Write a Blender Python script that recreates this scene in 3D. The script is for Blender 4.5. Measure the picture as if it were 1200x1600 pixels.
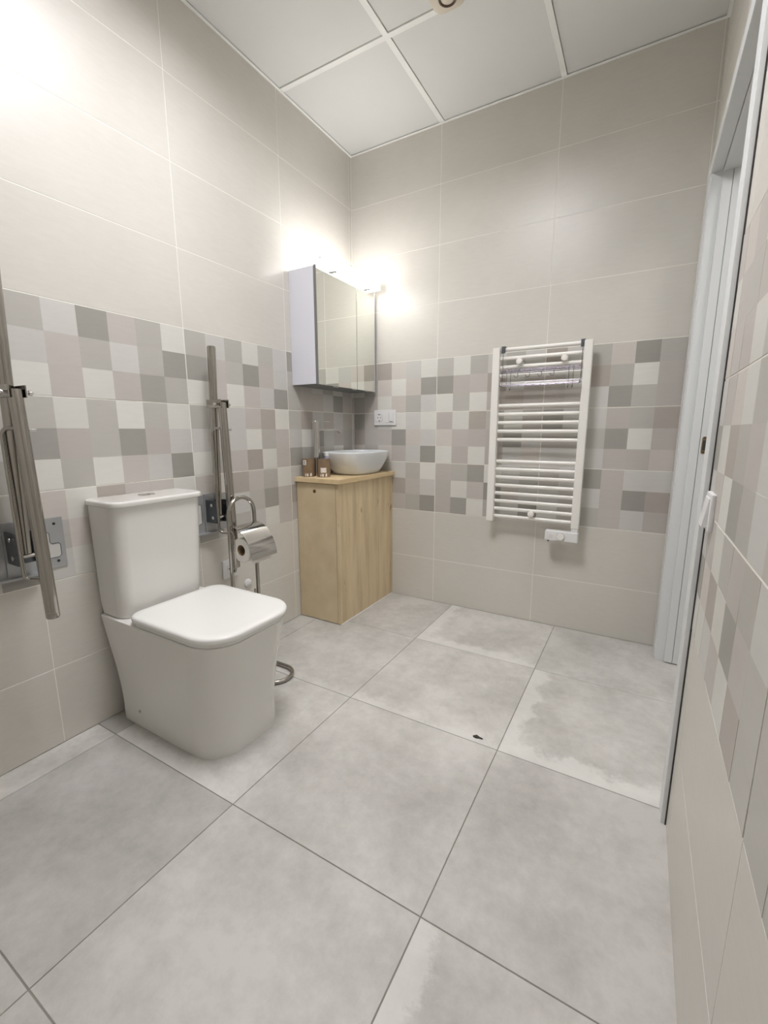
import bpy, bmesh, math, random
from mathutils import Vector, Matrix
random.seed(4)
for o in list(bpy.data.objects): bpy.data.objects.remove(o)
SC = bpy.context.scene
C = SC.collection

# ---------------------------------------------------------------- camera, world, lights, exposure
cam_d = bpy.data.cameras.new('camera')
cam = bpy.data.objects.new('camera', cam_d); C.objects.link(cam)
cam.location = (1.645, -2.4458, 1.0607)
cam.rotation_euler = (1.389, 0.0015, 0.5259)
cam_d.sensor_fit = 'HORIZONTAL'; cam_d.sensor_width = 36.0
cam_d.lens = 36.0 * 688.0 / 1200.0
cam_d.clip_start = 0.02
SC.camera = cam
SC.view_settings.view_transform = 'Standard'
SC.view_settings.look = 'None'
SC.view_settings.gamma = 1.0
SC.view_settings.use_curve_mapping = False
SC.view_settings.exposure = 0.0
world = bpy.data.worlds.new('world'); SC.world = world
world.use_nodes = True
world.node_tree.nodes['Background'].inputs[0].default_value = (0.9, 0.95, 1.0, 1)
world.node_tree.nodes['Background'].inputs[1].default_value = 0.3
CEIL_LIGHT = 38.5     # emission of the ceiling panel lamp
RECESS = 0.130         # how far its diffuser sits above the ceiling plane
MIRROR_LIGHT = 19.0   # emission of the strip lamp over the mirror
def area_light(name, loc, sx, sy, power, color):
    l = bpy.data.lights.new(name, 'AREA'); l.shape = 'RECTANGLE'; l.size = sx; l.size_y = sy
    l.energy = power; l.color = color
    o = bpy.data.objects.new(name, l); C.objects.link(o); o.location = loc; return o
area_light('hallway_lamp', (2.5, -0.9, 2.35), 0.5, 0.5, 9.0, (1.0, 0.99, 0.96))

# ---------------------------------------------------------------- dimensions (metres)
W = 1.793; H = 2.651; YF = -3.05
TW = 0.6; TH = 0.2991; Z0 = 0.2741          # wall tile pitch, first row height
JL = -0.625; JB = 0.581; JR = -1.238         # a vertical joint on left, back and right wall
PX = 0.7133; QY = -0.5157; G = 0.5997        # floor joints
DOOR_N = -1.168; DOOR_TOP = 2.098

def s2l(c):
    c = c / 255.0
    return c / 12.92 if c <= 0.04045 else ((c + 0.055) / 1.055) ** 2.4
def rgb(r, g, b): return (s2l(r), s2l(g), s2l(b), 1.0)

# ---------------------------------------------------------------- materials
def new_mat(name):
    m = bpy.data.materials.new(name); m.use_nodes = True
    nt = m.node_tree; return m, nt, nt.nodes['Principled BSDF']
def simple(name, col, rough=0.5, metal=0.0, noise=0.0, nscale=8.0, bump=0.0, bscale=200.0, coat=0.0, trans=0.0, emit=None, estr=0.0, ior=1.45):
    m, nt, b = new_mat(name)
    b.inputs['Base Color'].default_value = col
    b.inputs['Roughness'].default_value = rough
    b.inputs['Metallic'].default_value = metal
    b.inputs['Coat Weight'].default_value = coat
    b.inputs['Transmission Weight'].default_value = trans
    b.inputs['IOR'].default_value = ior
    if emit:
        b.inputs['Emission Color'].default_value = emit; b.inputs['Emission Strength'].default_value = estr
    g = nt.nodes.new('ShaderNodeNewGeometry')
    if noise:
        n = nt.nodes.new('ShaderNodeTexNoise'); n.inputs['Scale'].default_value = nscale; n.inputs['Detail'].default_value = 4
        nt.links.new(g.outputs['Position'], n.inputs['Vector'])
        mr = nt.nodes.new('ShaderNodeMapRange'); mr.inputs['From Min'].default_value = 0.3; mr.inputs['From Max'].default_value = 0.7
        mr.inputs['To Min'].default_value = 1 - noise; mr.inputs['To Max'].default_value = 1 + noise
        nt.links.new(n.outputs['Fac'], mr.inputs['Value'])
        h = nt.nodes.new('ShaderNodeVectorMath'); h.operation = 'SCALE'; h.inputs[0].default_value = col[:3]
        nt.links.new(mr.outputs['Result'], h.inputs['Scale']); nt.links.new(h.outputs[0], b.inputs['Base Color'])
    if bump:
        n = nt.nodes.new('ShaderNodeTexNoise'); n.inputs['Scale'].default_value = bscale
        nt.links.new(g.outputs['Position'], n.inputs['Vector'])
        bp = nt.nodes.new('ShaderNodeBump'); bp.inputs['Strength'].default_value = bump; bp.inputs['Distance'].default_value = 0.002
        nt.links.new(n.outputs['Fac'], bp.inputs['Height']); nt.links.new(bp.outputs['Normal'], b.inputs['Normal'])
    return m

def tile_material():
    """glazed wall tile: colour comes from the object colour, with faint woven grain"""
    m, nt, b = new_mat('glazed_wall_tile'); N = nt.nodes; K = nt.links.new
    oi = N.new('ShaderNodeObjectInfo'); g = N.new('ShaderNodeNewGeometry')
    mp = N.new('ShaderNodeMapping'); mp.inputs['Scale'].default_value = (1, 1, 5)
    K(g.outputs['Position'], mp.inputs['Vector'])
    n1 = N.new('ShaderNodeTexNoise'); n1.inputs['Scale'].default_value = 16; n1.inputs['Detail'].default_value = 8; n1.inputs['Roughness'].default_value = 0.65
    K(mp.outputs[0], n1.inputs['Vector'])
    n2 = N.new('ShaderNodeTexNoise'); n2.inputs['Scale'].default_value = 3.2; n2.inputs['Detail'].default_value = 3
    K(g.outputs['Position'], n2.inputs['Vector'])
    a = N.new('ShaderNodeMath'); a.operation = 'ADD'; K(n1.outputs['Fac'], a.inputs[0]); K(n2.outputs['Fac'], a.inputs[1])
    mr = N.new('ShaderNodeMapRange'); mr.inputs['From Min'].default_value = 0.7; mr.inputs['From Max'].default_value = 1.3
    mr.inputs['To Min'].default_value = 0.965; mr.inputs['To Max'].default_value = 1.035
    K(a.outputs[0], mr.inputs['Value'])
    v = N.new('ShaderNodeVectorMath'); v.operation = 'SCALE'; K(oi.outputs['Color'], v.inputs[0]); K(mr.outputs[0], v.inputs['Scale'])
    K(v.outputs[0], b.inputs['Base Color'])
    b.inputs['Roughness'].default_value = 0.33
    b.inputs['Specular IOR Level'].default_value = 0.5
    return m

def floor_material():
    """concrete-look porcelain: tone and edge bloom amounts are carried by each tile's object colour"""
    m, nt, b = new_mat('concrete_look_floor_tile'); N = nt.nodes; K = nt.links.new
    oi = N.new('ShaderNodeObjectInfo'); g = N.new('ShaderNodeNewGeometry'); tc = N.new('ShaderNodeTexCoord')
    sp = N.new('ShaderNodeSeparateColor'); K(oi.outputs['Color'], sp.inputs[0])
    xyz = N.new('ShaderNodeSeparateXYZ'); K(tc.outputs['Object'], xyz.inputs[0])
    def noise(sc, det, rg=0.6):
        n = N.new('ShaderNodeTexNoise'); n.inputs['Scale'].default_value = sc; n.inputs['Detail'].default_value = det
        n.inputs['Roughness'].default_value = rg; K(g.outputs['Position'], n.inputs['Vector']); return n.outputs['Fac']
    def math(op, x, y=None, cl=False):
        k = N.new('ShaderNodeMath'); k.operation = op; k.use_clamp = cl
        for i, s in enumerate((x, y)):
            if s is None: continue
            if isinstance(s, (int, float)): k.inputs[i].default_value = s
            else: K(s, k.inputs[i])
        return k.outputs[0]
    big = noise(3.2, 6); fine = noise(22, 8, 0.7); rag = noise(9, 10, 0.75)
    blot = math('ADD', math('MULTIPLY', big, 0.65), math('MULTIPLY', fine, 0.35))
    r = N.new('ShaderNodeValToRGB'); K(blot, r.inputs[0])
    r.color_ramp.elements[0].position = 0.36; r.color_ramp.elements[0].color = rgb(174, 171, 165)
    r.color_ramp.elements[1].position = 0.60; r.color_ramp.elements[1].color = rgb(205, 202, 197)
    sc = N.new('ShaderNodeVectorMath'); sc.operation = 'SCALE'; K(r.outputs[0], sc.inputs[0]); K(sp.outputs[0], sc.inputs['Scale'])
    wob = math('MULTIPLY', math('SUBTRACT', rag, 0.5), 0.24)
    def edge(dist, amount):
        d = math('ADD', dist, wob)
        k = math('MULTIPLY', math('SUBTRACT', math('MULTIPLY', amount, 0.10), d), 34.0, True)
        return math('MULTIPLY', k, math('MULTIPLY', amount, 1.0, True))
    e = math('MAXIMUM', edge(xyz.outputs[0], sp.outputs[1]), edge(xyz.outputs[1], sp.outputs[2]))
    e = math('MULTIPLY', e, 0.62)
    mx = N.new('ShaderNodeMix'); mx.data_type = 'RGBA'; K(e, mx.inputs[0]); K(sc.outputs[0], mx.inputs[6]); mx.inputs[7].default_value = rgb(230, 228, 223)
    K(mx.outputs[2], b.inputs['Base Color'])
    b.inputs['Roughness'].default_value = 0.52
    bp = N.new('ShaderNodeBump'); bp.inputs['Strength'].default_value = 0.08; bp.inputs['Distance'].default_value = 0.002
    K(fine, bp.inputs['Height']); K(bp.outputs[0], b.inputs['Normal'])
    return m

def wood_material(name, c0, c1, c2, axis_scale, knots=True):
    m, nt, b = new_mat(name); N = nt.nodes; K = nt.links.new
    g = N.new('ShaderNodeNewGeometry'); mp = N.new('ShaderNodeMapping'); mp.inputs['Scale'].default_value = axis_scale
    K(g.outputs['Position'], mp.inputs[0])
    n = N.new('ShaderNodeTexNoise'); n.inputs['Scale'].default_value = 3.5; n.inputs['Detail'].default_value = 7; n.inputs['Roughness'].default_value = 0.6
    K(mp.outputs[0], n.inputs['Vector'])
    r = N.new('ShaderNodeValToRGB'); K(n.outputs['Fac'], r.inputs[0])
    r.color_ramp.elements[0].position = 0.3; r.color_ramp.elements[0].color = c0
    r.color_ramp.elements[1].position = 0.7; r.color_ramp.elements[1].color = c2
    el = r.color_ramp.elements.new(0.5); el.color = c1
    out = r.outputs[0]
    if knots:
        n2 = N.new('ShaderNodeTexNoise'); n2.inputs['Scale'].default_value = 11; n2.inputs['Detail'].default_value = 5
        mp2 = N.new('ShaderNodeMapping'); mp2.inputs['Scale'].default_value = (1, 1, 0.45); mp2.inputs['Location'].default_value = (3.1, 1.7, 0.4)
        K(g.outputs['Position'], mp2.inputs[0]); K(mp2.outputs[0], n2.inputs['Vector'])
        mr = N.new('ShaderNodeMapRange'); mr.inputs['From Min'].default_value = 0.70; mr.inputs['From Max'].default_value = 0.78
        K(n2.outputs['Fac'], mr.inputs['Value'])
        mx = N.new('ShaderNodeMix'); mx.data_type = 'RGBA'; K(mr.outputs[0], mx.inputs[0]); K(out, mx.inputs[6]); mx.inputs[7].default_value = rgb(140, 112, 72)
        out = mx.outputs[2]
    K(out, b.inputs['Base Color']); b.inputs['Roughness'].default_value = 0.5
    return m

M = {}
M['tile'] = tile_material()
M['floor'] = floor_material()
M['grout'] = simple('pale_grout', rgb(238, 235, 228), 0.7, noise=0.02)
M['floor_grout'] = simple('grey_floor_grout', rgb(138, 134, 127), 0.85, noise=0.05)
M['ceil'] = simple('ceiling_panel_gypsum', rgb(227, 227, 224), 0.75, noise=0.012, nscale=5, bump=0.1, bscale=400)
M['bar'] = simple('white_lacquered_bar', rgb(248, 248, 245), 0.45)
M['paint'] = simple('hallway_paint', rgb(220, 218, 212), 0.8)
M['lacquer'] = simple('white_lacquered_wood', rgb(222, 224, 224), 0.38)
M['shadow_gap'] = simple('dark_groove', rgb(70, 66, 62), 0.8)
M['ceramic'] = simple('white_ceramic', rgb(226, 224, 219), 0.12, coat=0.3)
M['basin'] = simple('white_basin_ceramic', rgb(226, 229, 230), 0.10, coat=0.3)
M['seat'] = simple('white_seat_plastic', rgb(232, 231, 227), 0.25)
M['plastic'] = simple('white_plastic', rgb(228, 227, 226), 0.35)
M['ivory'] = simple('ivory_plastic', rgb(222, 213, 196), 0.45)
M['brown_ring'] = simple('brown_ring', rgb(92, 74, 62), 0.5)
M['chrome'] = simple('chrome', rgb(205, 203, 200), 0.10, metal=1.0)
M['steel'] = simple('polished_steel_tube', rgb(172, 168, 162), 0.15, metal=1.0)
M['satin'] = simple('satin_steel_plate', rgb(176, 177, 178), 0.42, metal=0.6, bump=0.05, bscale=300)
M['darksteel'] = simple('grey_hinge_steel', rgb(104, 108, 112), 0.38, metal=0.9)
M['black'] = simple('dark_plastic', rgb(48, 45, 43), 0.5)
M['radiator'] = simple('white_enamel', rgb(236, 233, 227), 0.28, coat=0.2)
M['wire'] = simple('chrome_wire', rgb(118, 112, 120), 0.25, metal=1.0)
M['cabinet'] = simple('white_cabinet_laminate', rgb(222, 222, 230), 0.4)
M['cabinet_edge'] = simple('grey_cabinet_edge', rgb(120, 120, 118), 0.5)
M['mirror'] = simple('mirror_glass', rgb(236, 238, 232), 0.015, metal=1.0)
M['pine'] = wood_material('pine_board', rgb(186, 166, 130), rgb(210, 190, 154), rgb(222, 203, 168), (5.0, 5.0, 0.55))
M['mdf'] = wood_material('raw_fibreboard', rgb(200, 181, 146), rgb(208, 190, 155), rgb(215, 198, 165), (2.5, 2.5, 2.0), knots=False)
M['slab'] = wood_material('pale_birch_top', rgb(206, 180, 138), rgb(218, 194, 152), rgb(226, 204, 166), (4.0, 1.0, 4.0), knots=False)
M['slab_edge'] = simple('worktop_edge', rgb(150, 118, 76), 0.6)
M['knob'] = simple('brown_finger_hole', rgb(88, 62, 34), 0.6)
M['amber'] = simple('brown_glass', rgb(132, 110, 86), 0.18, coat=0.5, noise=0.08, nscale=30)
M['lilac'] = simple('lilac_liquid', rgb(188, 186, 206), 0.15, trans=0.35)
M['label'] = simple('white_label_paper', rgb(226, 220, 212), 0.7)
M['ink'] = simple('label_ink', rgb(96, 86, 78), 0.7)
M['paper'] = simple('toilet_paper', rgb(226, 222, 216), 0.95, bump=0.3, bscale=250)
M['core'] = simple('cardboard_core', rgb(150, 128, 100), 0.9)
M['glow'] = simple('led_diffuser', rgb(245, 245, 242), 0.5, emit=(1.0, 0.98, 0.96, 1), estr=MIRROR_LIGHT)
M['reflector'] = simple('grey_fitting_side', rgb(150, 150, 148), 0.6)
M['end_glow'] = simple('translucent_end_cap', rgb(240, 240, 236), 0.5, emit=(1.0, 0.99, 0.97, 1), estr=1.6)
M['panel_glow'] = simple('led_panel_diffuser', rgb(245, 245, 242), 0.5, emit=(1.0, 0.995, 1.03, 1), estr=CEIL_LIGHT)
M['brass'] = simple('brass_strike', rgb(150, 130, 100), 0.35, metal=0.8)
M['debris'] = simple('dark_leaf_scrap', rgb(58, 54, 48), 0.8)

# ---------------------------------------------------------------- mesh helpers
def box(bm, x0, x1, y0, y1, z0, z1, bev=0.0, seg=2):
    r = bmesh.ops.create_cube(bm, size=1.0)
    bmesh.ops.scale(bm, vec=(abs(x1 - x0), abs(y1 - y0), abs(z1 - z0)), verts=r['verts'])
    bmesh.ops.translate(bm, vec=((x0 + x1) / 2, (y0 + y1) / 2, (z0 + z1) / 2), verts=r['verts'])
    if bev:
        es = list({e for v in r['verts'] for e in v.link_edges})
        bmesh.ops.bevel(bm, geom=es, offset=bev, segments=seg, affect='EDGES', profile=0.5)
def frame_of(d):
    d = d.normalized(); up = Vector((0, 0, 1)) if abs(d.z) < 0.95 else Vector((1, 0, 0))
    a = d.cross(up).normalized(); return a, d.cross(a).normalized()
def tube(bm, pts, r, n=14, cap=True, closed=False):
    pts = [Vector(p) for p in pts]; rings = []; L = len(pts)
    a = None
    for i, p in enumerate(pts):
        if closed: d = pts[(i + 1) % L] - pts[i - 1]
        else: d = pts[min(i + 1, L - 1)] - pts[max(i - 1, 0)]
        d.normalize()
        if a is None: a, b = frame_of(d)
        else:
            a = (a - d * a.dot(d)).normalized(); b = d.cross(a).normalized()
        rr = r[i] if isinstance(r, (list, tuple)) else r
        rings.append([bm.verts.new(p + (a * math.cos(t) + b * math.sin(t)) * rr) for t in [2 * math.pi * k / n for k in range(n)]])
    R = range(L if closed else L - 1)
    for i in R:
        A, B = rings[i], rings[(i + 1) % L]
        for k in range(n): bm.faces.new((A[k], A[(k + 1) % n], B[(k + 1) % n], B[k]))
    if cap and not closed:
        bm.faces.new(rings[0][::-1]); bm.faces.new(rings[-1])
def arc(c, u, v, r, a0, a1, n):
    c, u, v = Vector(c), Vector(u), Vector(v)
    return [c + u * r * math.cos(a0 + (a1 - a0) * i / n) + v * r * math.sin(a0 + (a1 - a0) * i / n) for i in range(n + 1)]
def round_path(pts, r, n=6):
    """polyline with rounded corners"""
    pts = [Vector(p) for p in pts]; out = [pts[0]]
    for i in range(1, len(pts) - 1):
        p, q, s = pts[i - 1], pts[i], pts[i + 1]
        a = q + (p - q).normalized() * r; b = q + (s - q).normalized() * r
        for k in range(n + 1):
            t = k / n; out.append(a * (1 - t) ** 2 + q * 2 * t * (1 - t) + b * t * t)
    out.append(pts[-1]); return out
def lathe(bm, prof, loc=(0, 0, 0), axis='Z', n=32):
    rings = []
    for r, h in prof:
        ring = []
        for k in range(n):
            t = 2 * math.pi * k / n
            x, y = r * math.cos(t), r * math.sin(t)
            p = {'Z': (x, y, h), 'X': (h, x, y), 'Y': (y, h, x)}[axis]
            ring.append(bm.verts.new(Vector(p) + Vector(loc)))
        rings.append(ring)
    for A, B in zip(rings, rings[1:]):
        for k in range(n): bm.faces.new((A[k], A[(k + 1) % n], B[(k + 1) % n], B[k]))
    if prof[0] == prof[-1]: return      # closed ring profile: an open bore, no end caps
    if prof[0][0] > 1e-6: bm.faces.new(rings[0][::-1])
    if prof[-1][0] > 1e-6: bm.faces.new(rings[-1])
def rrect(x0, x1, y0, y1, rf, rb, n=8):
    """rounded rectangle outline; rf = radius of the +x corners, rb of the -x corners"""
    out = []
    for cx, cy, r, a in ((x1 - rf, y1 - rf, rf, 0), (x0 + rb, y1 - rb, rb, 90), (x0 + rb, y0 + rb, rb, 180), (x1 - rf, y0 + rf, rf, 270)):
        for k in range(n + 1):
            t = math.radians(a + 90 * k / n); out.append((cx + r * math.cos(t), cy + r * math.sin(t)))
    return out
def loft(bm, levels, cap0=True, cap1=True):
    """levels = [(outline, z)]"""
    rings = [[bm.verts.new((x, y, z)) for x, y in o] for o, z in levels]
    for A, B in zip(rings, rings[1:]):
        n = len(A)
        for k in range(n): bm.faces.new((A[k], A[(k + 1) % n], B[(k + 1) % n], B[k]))
    if cap0: bm.faces.new(rings[0][::-1])
    if cap1: bm.faces.new(rings[-1])
    return rings

def obj(name, bm, mat, parent=None, smooth=True, angle=35):
    me = bpy.data.meshes.new(name)
    bmesh.ops.remove_doubles(bm, verts=bm.verts, dist=1e-6)
    bmesh.ops.recalc_face_normals(bm, faces=bm.faces)
    bm.to_mesh(me); bm.free()
    o = bpy.data.objects.new(name, me); C.objects.link(o)
    me.materials.append(mat)
    if smooth:
        for p in me.polygons: p.use_smooth = True
        try: me.set_sharp_from_angle(angle=math.radians(angle))
        except Exception: pass
        wn = o.modifiers.new('weighted_normals', 'WEIGHTED_NORMAL'); wn.keep_sharp = True; wn.weight = 80
    if parent:
        o.parent = parent; o.matrix_parent_inverse = parent_world(parent).inverted()
    return o
def parent_world(p):
    m = p.matrix_basis.copy()
    q = p
    while q.parent:
        m = q.parent.matrix_basis @ q.matrix_parent_inverse @ m if False else (parent_world(q.parent) @ q.matrix_parent_inverse @ q.matrix_basis)
        break
    return m
def empty(name, loc, label=None, cat=None, group=None):
    o = bpy.data.objects.new(name, None); C.objects.link(o); o.location = loc; o.empty_display_size = 0.05
    if label: o['label'] = label
    if cat: o['category'] = cat
    if group: o['group'] = group
    return o
def tag(o, label, cat, group=None):
    o['label'] = label; o['category'] = cat
    if group: o['group'] = group
    return o
def struct(o): o['kind'] = 'structure'; return o

# ---------------------------------------------------------------- room shell
bm = bmesh.new(); box(bm, -0.12, -0.0006, YF - 0.1, 0.12, 0, H + 0.21)
wall_left = struct(obj('wall_left', bm, M['grout'], smooth=False))
bm = bmesh.new(); box(bm, -0.0006, 1.91, 0.0006, 0.12, 0, H + 0.21)
wall_back = struct(obj('wall_back', bm, M['grout'], smooth=False))
bm = bmesh.new()
box(bm, W + 0.0006, 1.903, YF - 0.1, DOOR_N - 0.004, 0, H + 0.21)
box(bm, W + 0.010, 1.903, DOOR_N - 0.004, -1.10, 0, H + 0.21)
box(bm, W + 0.0006, 1.903, -1.10, 0.0018, DOOR_TOP - 0.02, H + 0.12)
box(bm, W + 0.0006, 1.903, -0.12, 0.0018, 0, DOOR_TOP - 0.02)
wall_right = struct(obj('wall_right', bm, M['grout'], smooth=False))
bm = bmesh.new(); box(bm, -0.0018, W + 0.0018, YF - 0.12, YF - 0.0006, 0, H + 0.21)
wall_front = struct(obj('wall_front', bm, M['grout'], smooth=False))
bm = bmesh.new(); box(bm, -0.12, 3.1, YF - 0.12, 0.12, -0.12, -0.0015)
floor = struct(obj('floor', bm, M['floor_grout'], smooth=False))
bm = bmesh.new(); box(bm, -0.0018, W + 0.0018, YF, 0.0018, H + 0.15, H + 0.20)
ceiling = struct(obj('ceiling', bm, M['bar'], smooth=False))
# hallway beyond the doorway
bm = bmesh.new(); box(bm, 3.0, 3.1, YF - 0.1, 0.12, 0, 2.5); struct(obj('wall_hallway', bm, M['paint'], smooth=False))
bm = bmesh.new(); box(bm, 1.91, 3.0, 0.0, 0.12, 0, 2.5); struct(obj('wall_hallway_end', bm, M['paint'], smooth=False))
bm = bmesh.new(); box(bm, 1.903, 3.0, YF - 0.1, YF, 0, 2.5); struct(obj('wall_hallway_near', bm, M['paint'], smooth=False))
bm = bmesh.new(); box(bm, 1.903, 3.1, YF - 0.1, 0.12, 2.5, 2.56); struct(obj('ceiling_hallway', bm, M['paint'], smooth=False))

# ---- wall tiles: local X along the wall, Y up, Z out of the wall
ROT = {'left': Matrix(((0, 0, 1), (1, 0, 0), (0, 1, 0))), 'back': Matrix(((1, 0, 0), (0, 0, -1), (0, 1, 0))),
       'right': Matrix(((0, 0, -1), (-1, 0, 0), (0, 1, 0))), 'front': Matrix(((-1, 0, 0), (0, 0, 1), (0, 1, 0)))}
CACHE = {}
def tile_mesh(kind, w, h, mat, g=0.0015, depth=0.004, bev=0.0005):
    key = (kind, round(w, 4), round(h, 4))
    if key in CACHE: return CACHE[key]
    me = bpy.data.meshes.new(kind)
    V = []; F = []
    for inset, z in ((g, -depth), (g, -bev), (g + bev, 0.0)):
        V += [(inset, inset, z), (w - inset, inset, z), (w - inset, h - inset, z), (inset, h - inset, z)]
    F.append((3, 2, 1, 0)); F.append((8, 9, 10, 11))
    for l in (0, 4):
        for k in range(4): F.append((l + k, l + (k + 1) % 4, l + 4 + (k + 1) % 4, l + 4 + k))
    me.from_pydata(V, [], F); me.update(); me.materials.append(mat)
    CACHE[key] = me; return me
def square_mesh(variant, w, h, mat):
    """one printed square of a decor tile, its face gently pillowed and tipped as in the glaze relief"""
    key = ('sq', variant, round(w, 4), round(h, 4))
    if key in CACHE: return CACHE[key]
    rnd = random.Random(variant * 7 + 1)
    n = 4; V = []; F = []
    dx, dy = rnd.uniform(-1, 1) * 0.0004, rnd.uniform(-1, 1) * 0.0004
    for j in range(n + 1):
        for i in range(n + 1):
            u, v = i / n, j / n
            z = 0.0006 + dx * (u - 0.5) + dy * (v - 0.5) + 0.0003 * math.sin(math.pi * u) * math.sin(math.pi * v)
            V.append((u * w, v * h, z))
    for j in range(n):
        for i in range(n):
            a = j * (n + 1) + i; F.append((a, a + 1, a + n + 2, a + n + 1))
    rim = [i for i in range(n + 1)] + [j * (n + 1) + n for j in range(1, n + 1)] + [n * (n + 1) + i for i in range(n - 1, -1, -1)] + [j * (n + 1) for j in range(n - 1, 0, -1)]
    b0 = len(V)
    for i in rim: V.append((V[i][0], V[i][1], -0.0006))
    L = len(rim)
    for k in range(L): F.append((rim[k], b0 + k, b0 + (k + 1) % L, rim[(k + 1) % L]))
    me = bpy.data.meshes.new('mosaic_square'); me.from_pydata(V, [], F); me.update()
    for p in me.polygons: p.use_smooth = True
    try: me.set_sharp_from_angle(angle=math.radians(30))
    except Exception: pass
    me.materials.append(mat); CACHE[key] = me; return me
def put(name, me, side, a, z, parent, color, kind_out=0.0):
    o = bpy.data.objects.new(name, me); C.objects.link(o)
    o.parent = parent
    R = ROT[side].to_4x4()
    if side == 'left': loc = (0 + kind_out, a, z)
    elif side == 'back': loc = (a, 0 - kind_out, z)
    elif side == 'right': loc = (W - kind_out, -a, z)
    else: loc = (-a, YF + kind_out, z)
    T = Matrix.Translation(loc) @ R
    pw = parent_world(parent)
    o.matrix_parent_inverse = pw.inverted()
    o.matrix_basis = T
    o.color = color
    return o
PAL = {'W': (216, 214, 207), 'L': (201, 199, 194), 'M': (184, 181, 174), 'D': (159, 156, 149), 'P': (190, 184, 178), 'Q': (205, 198, 191), 'R': (173, 165, 157)}
PLAIN = (210, 206, 198)
def tone(c, j=3):
    d = random.uniform(-j, j); return rgb(c[0] + d, c[1] + d, c[2] + d)
# prints of the decor tiles, top row first (W white, L pale, M mid, D dark, P pinkish, Q pale pink, R dark pinkish)
DEC = {
 ('left', 1, 4): ['MLDPMW', 'LPMLMD', 'WPWPDM'], ('left', 1, 3): ['MWMWMW', 'DPMDPL', 'WMWPLD'], ('left', 1, 2): ['QWRPPW', 'MQLMDP', 'LWPMPL'],
 ('left', 0, 4): ['MLMWML', 'DPMDPL', 'WPWPLD'], ('left', 0, 3): ['MLLPRW', 'LMLWMP', 'WMPRWP'], ('left', 0, 2): ['PWRPMW', 'LMLMDP', 'MLMLWP'],
 ('left', -1, 4): ['DLPMLW', 'MPLMWP', 'MPPLDP'], ('left', -1, 3): ['MRLPLP', 'LWDLPM', 'DMPLWP'], ('left', -1, 2): ['LPMWLP', 'RWMLPD', 'PLWPLM'],
 ('back', 0, 4): ['LPRQLW', 'WMQWQD', 'MPWQML'], ('back', 0, 3): ['DPLWLW', 'RPPDQL', 'QPQPLD'], ('back', 0, 2): ['LPLLMW', 'MPLRPL', 'WPMPMD'],
 ('back', 1, 4): ['MWMLML', 'DPPRLP', 'WMWPRP'], ('back', 1, 3): ['PWRMWP', 'QPPPDL', 'WPWPLQ'], ('back', 1, 2): ['PMDWLM', 'MWPDPL', 'PDWMLD'],
 ('back', 2, 4): ['RLMQDM', 'PWRMWP', 'PPLDMP'], ('back', 2, 3): ['DLLPMR', 'PMMDWP', 'LLLPPQ'], ('back', 2, 2): ['PLDPLL', 'LPLPDR', 'WPMPLP'],
 ('right', 2, 3): ['PQWMLM', 'WRMPLW', 'PWDMLP'], ('right', 2, 4): ['QPWDMP', 'PMPLMW', 'PPWMDL'], ('right', 2, 2): ['PWMPML', 'QRWDPM', 'WLPWRM'],
}
def clip(a0, a1, z0, z1, regs):
    out = []
    for r in regs:
        x0, x1, y0, y1 = max(a0, r[0]), min(a1, r[1]), max(z0, r[2]), min(z1, r[3])
        if x1 - x0 > 0.006 and y1 - y0 > 0.006: out.append((x0, x1, y0, y1))
    return out
def tile_wall(side, parent, joint, regs):
    lo = min(r[0] for r in regs); hi = max(r[1] for r in regs)
    k0 = math.floor((lo - joint) / TW); k1 = math.ceil((hi - joint) / TW)
    rnd = random.Random(hash(side) % 1 + len(side) * 13)
    for row in range(0, 10):
        z0 = 0 if row == 0 else Z0 + (row - 1) * TH
        z1 = Z0 + row * TH
        for k in range(k0, k1):
            a0 = joint + k * TW; a1 = a0 + TW
            for (x0, x1, y0, y1) in clip(a0, a1, z0, z1, regs):
                dec = row in (2, 3, 4) and side != 'front'
                o = put('decor_tile' if dec else 'tile', tile_mesh('tile', x1 - x0, y1 - y0, M['tile']), side, x0, y0, parent, tone(PLAIN, 1.5))
                if not dec: continue
                # squares, column 0 at the left as one faces the wall
                key = (side, k - k0 if side != 'left' else None, row)
                if side == 'left': idx = -1 - k + 1    # k=-1 is the tile just outside the joint
                pat = None
                if side == 'left': pat = DEC.get(('left', -k, row)) if k in (0, -1) else DEC.get(('left', 1, row)) if False else None
                if side == 'left':
                    pat = {0: DEC[('left', -1, row)], -1: DEC[('left', 0, row)], -2: DEC[('left', 1, row)]}.get(k)
                elif side == 'back':
                    pat = DEC.get(('back', k + 1, row))
                elif side == 'right':
                    pat = DEC.get(('right', 2, row)) if k == 0 else None
                if pat is None:
                    pat = [''.join(rnd.choice('WLMDPPQML') for _ in range(6)) for _ in range(3)]
                m = 0.0022; sw = (TW - 2 * m) / 6; sh = (TH - 2 * m) / 3
                for r in range(3):
                    for c in range(6):
                        s0 = a0 + m + c * sw; s1 = s0 + sw
                        t1 = z1 - m - r * sh; t0 = t1 - sh
                        s0, s1 = max(s0, x0 + m), min(s1, x1 - m)
                        if s1 - s0 < 0.004: continue
                        ch = pat[r][c]
                        put('mosaic_square', square_mesh(rnd.randrange(5), s1 - s0, t1 - t0, M['tile']), side, s0, t0, o, tone(PAL[ch], 4))
tile_wall('left', wall_left, JL, [(YF, 0.0, 0.0, H)])
tile_wall('back', wall_back, JB, [(0.0, W, 0.0, H)])
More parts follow.
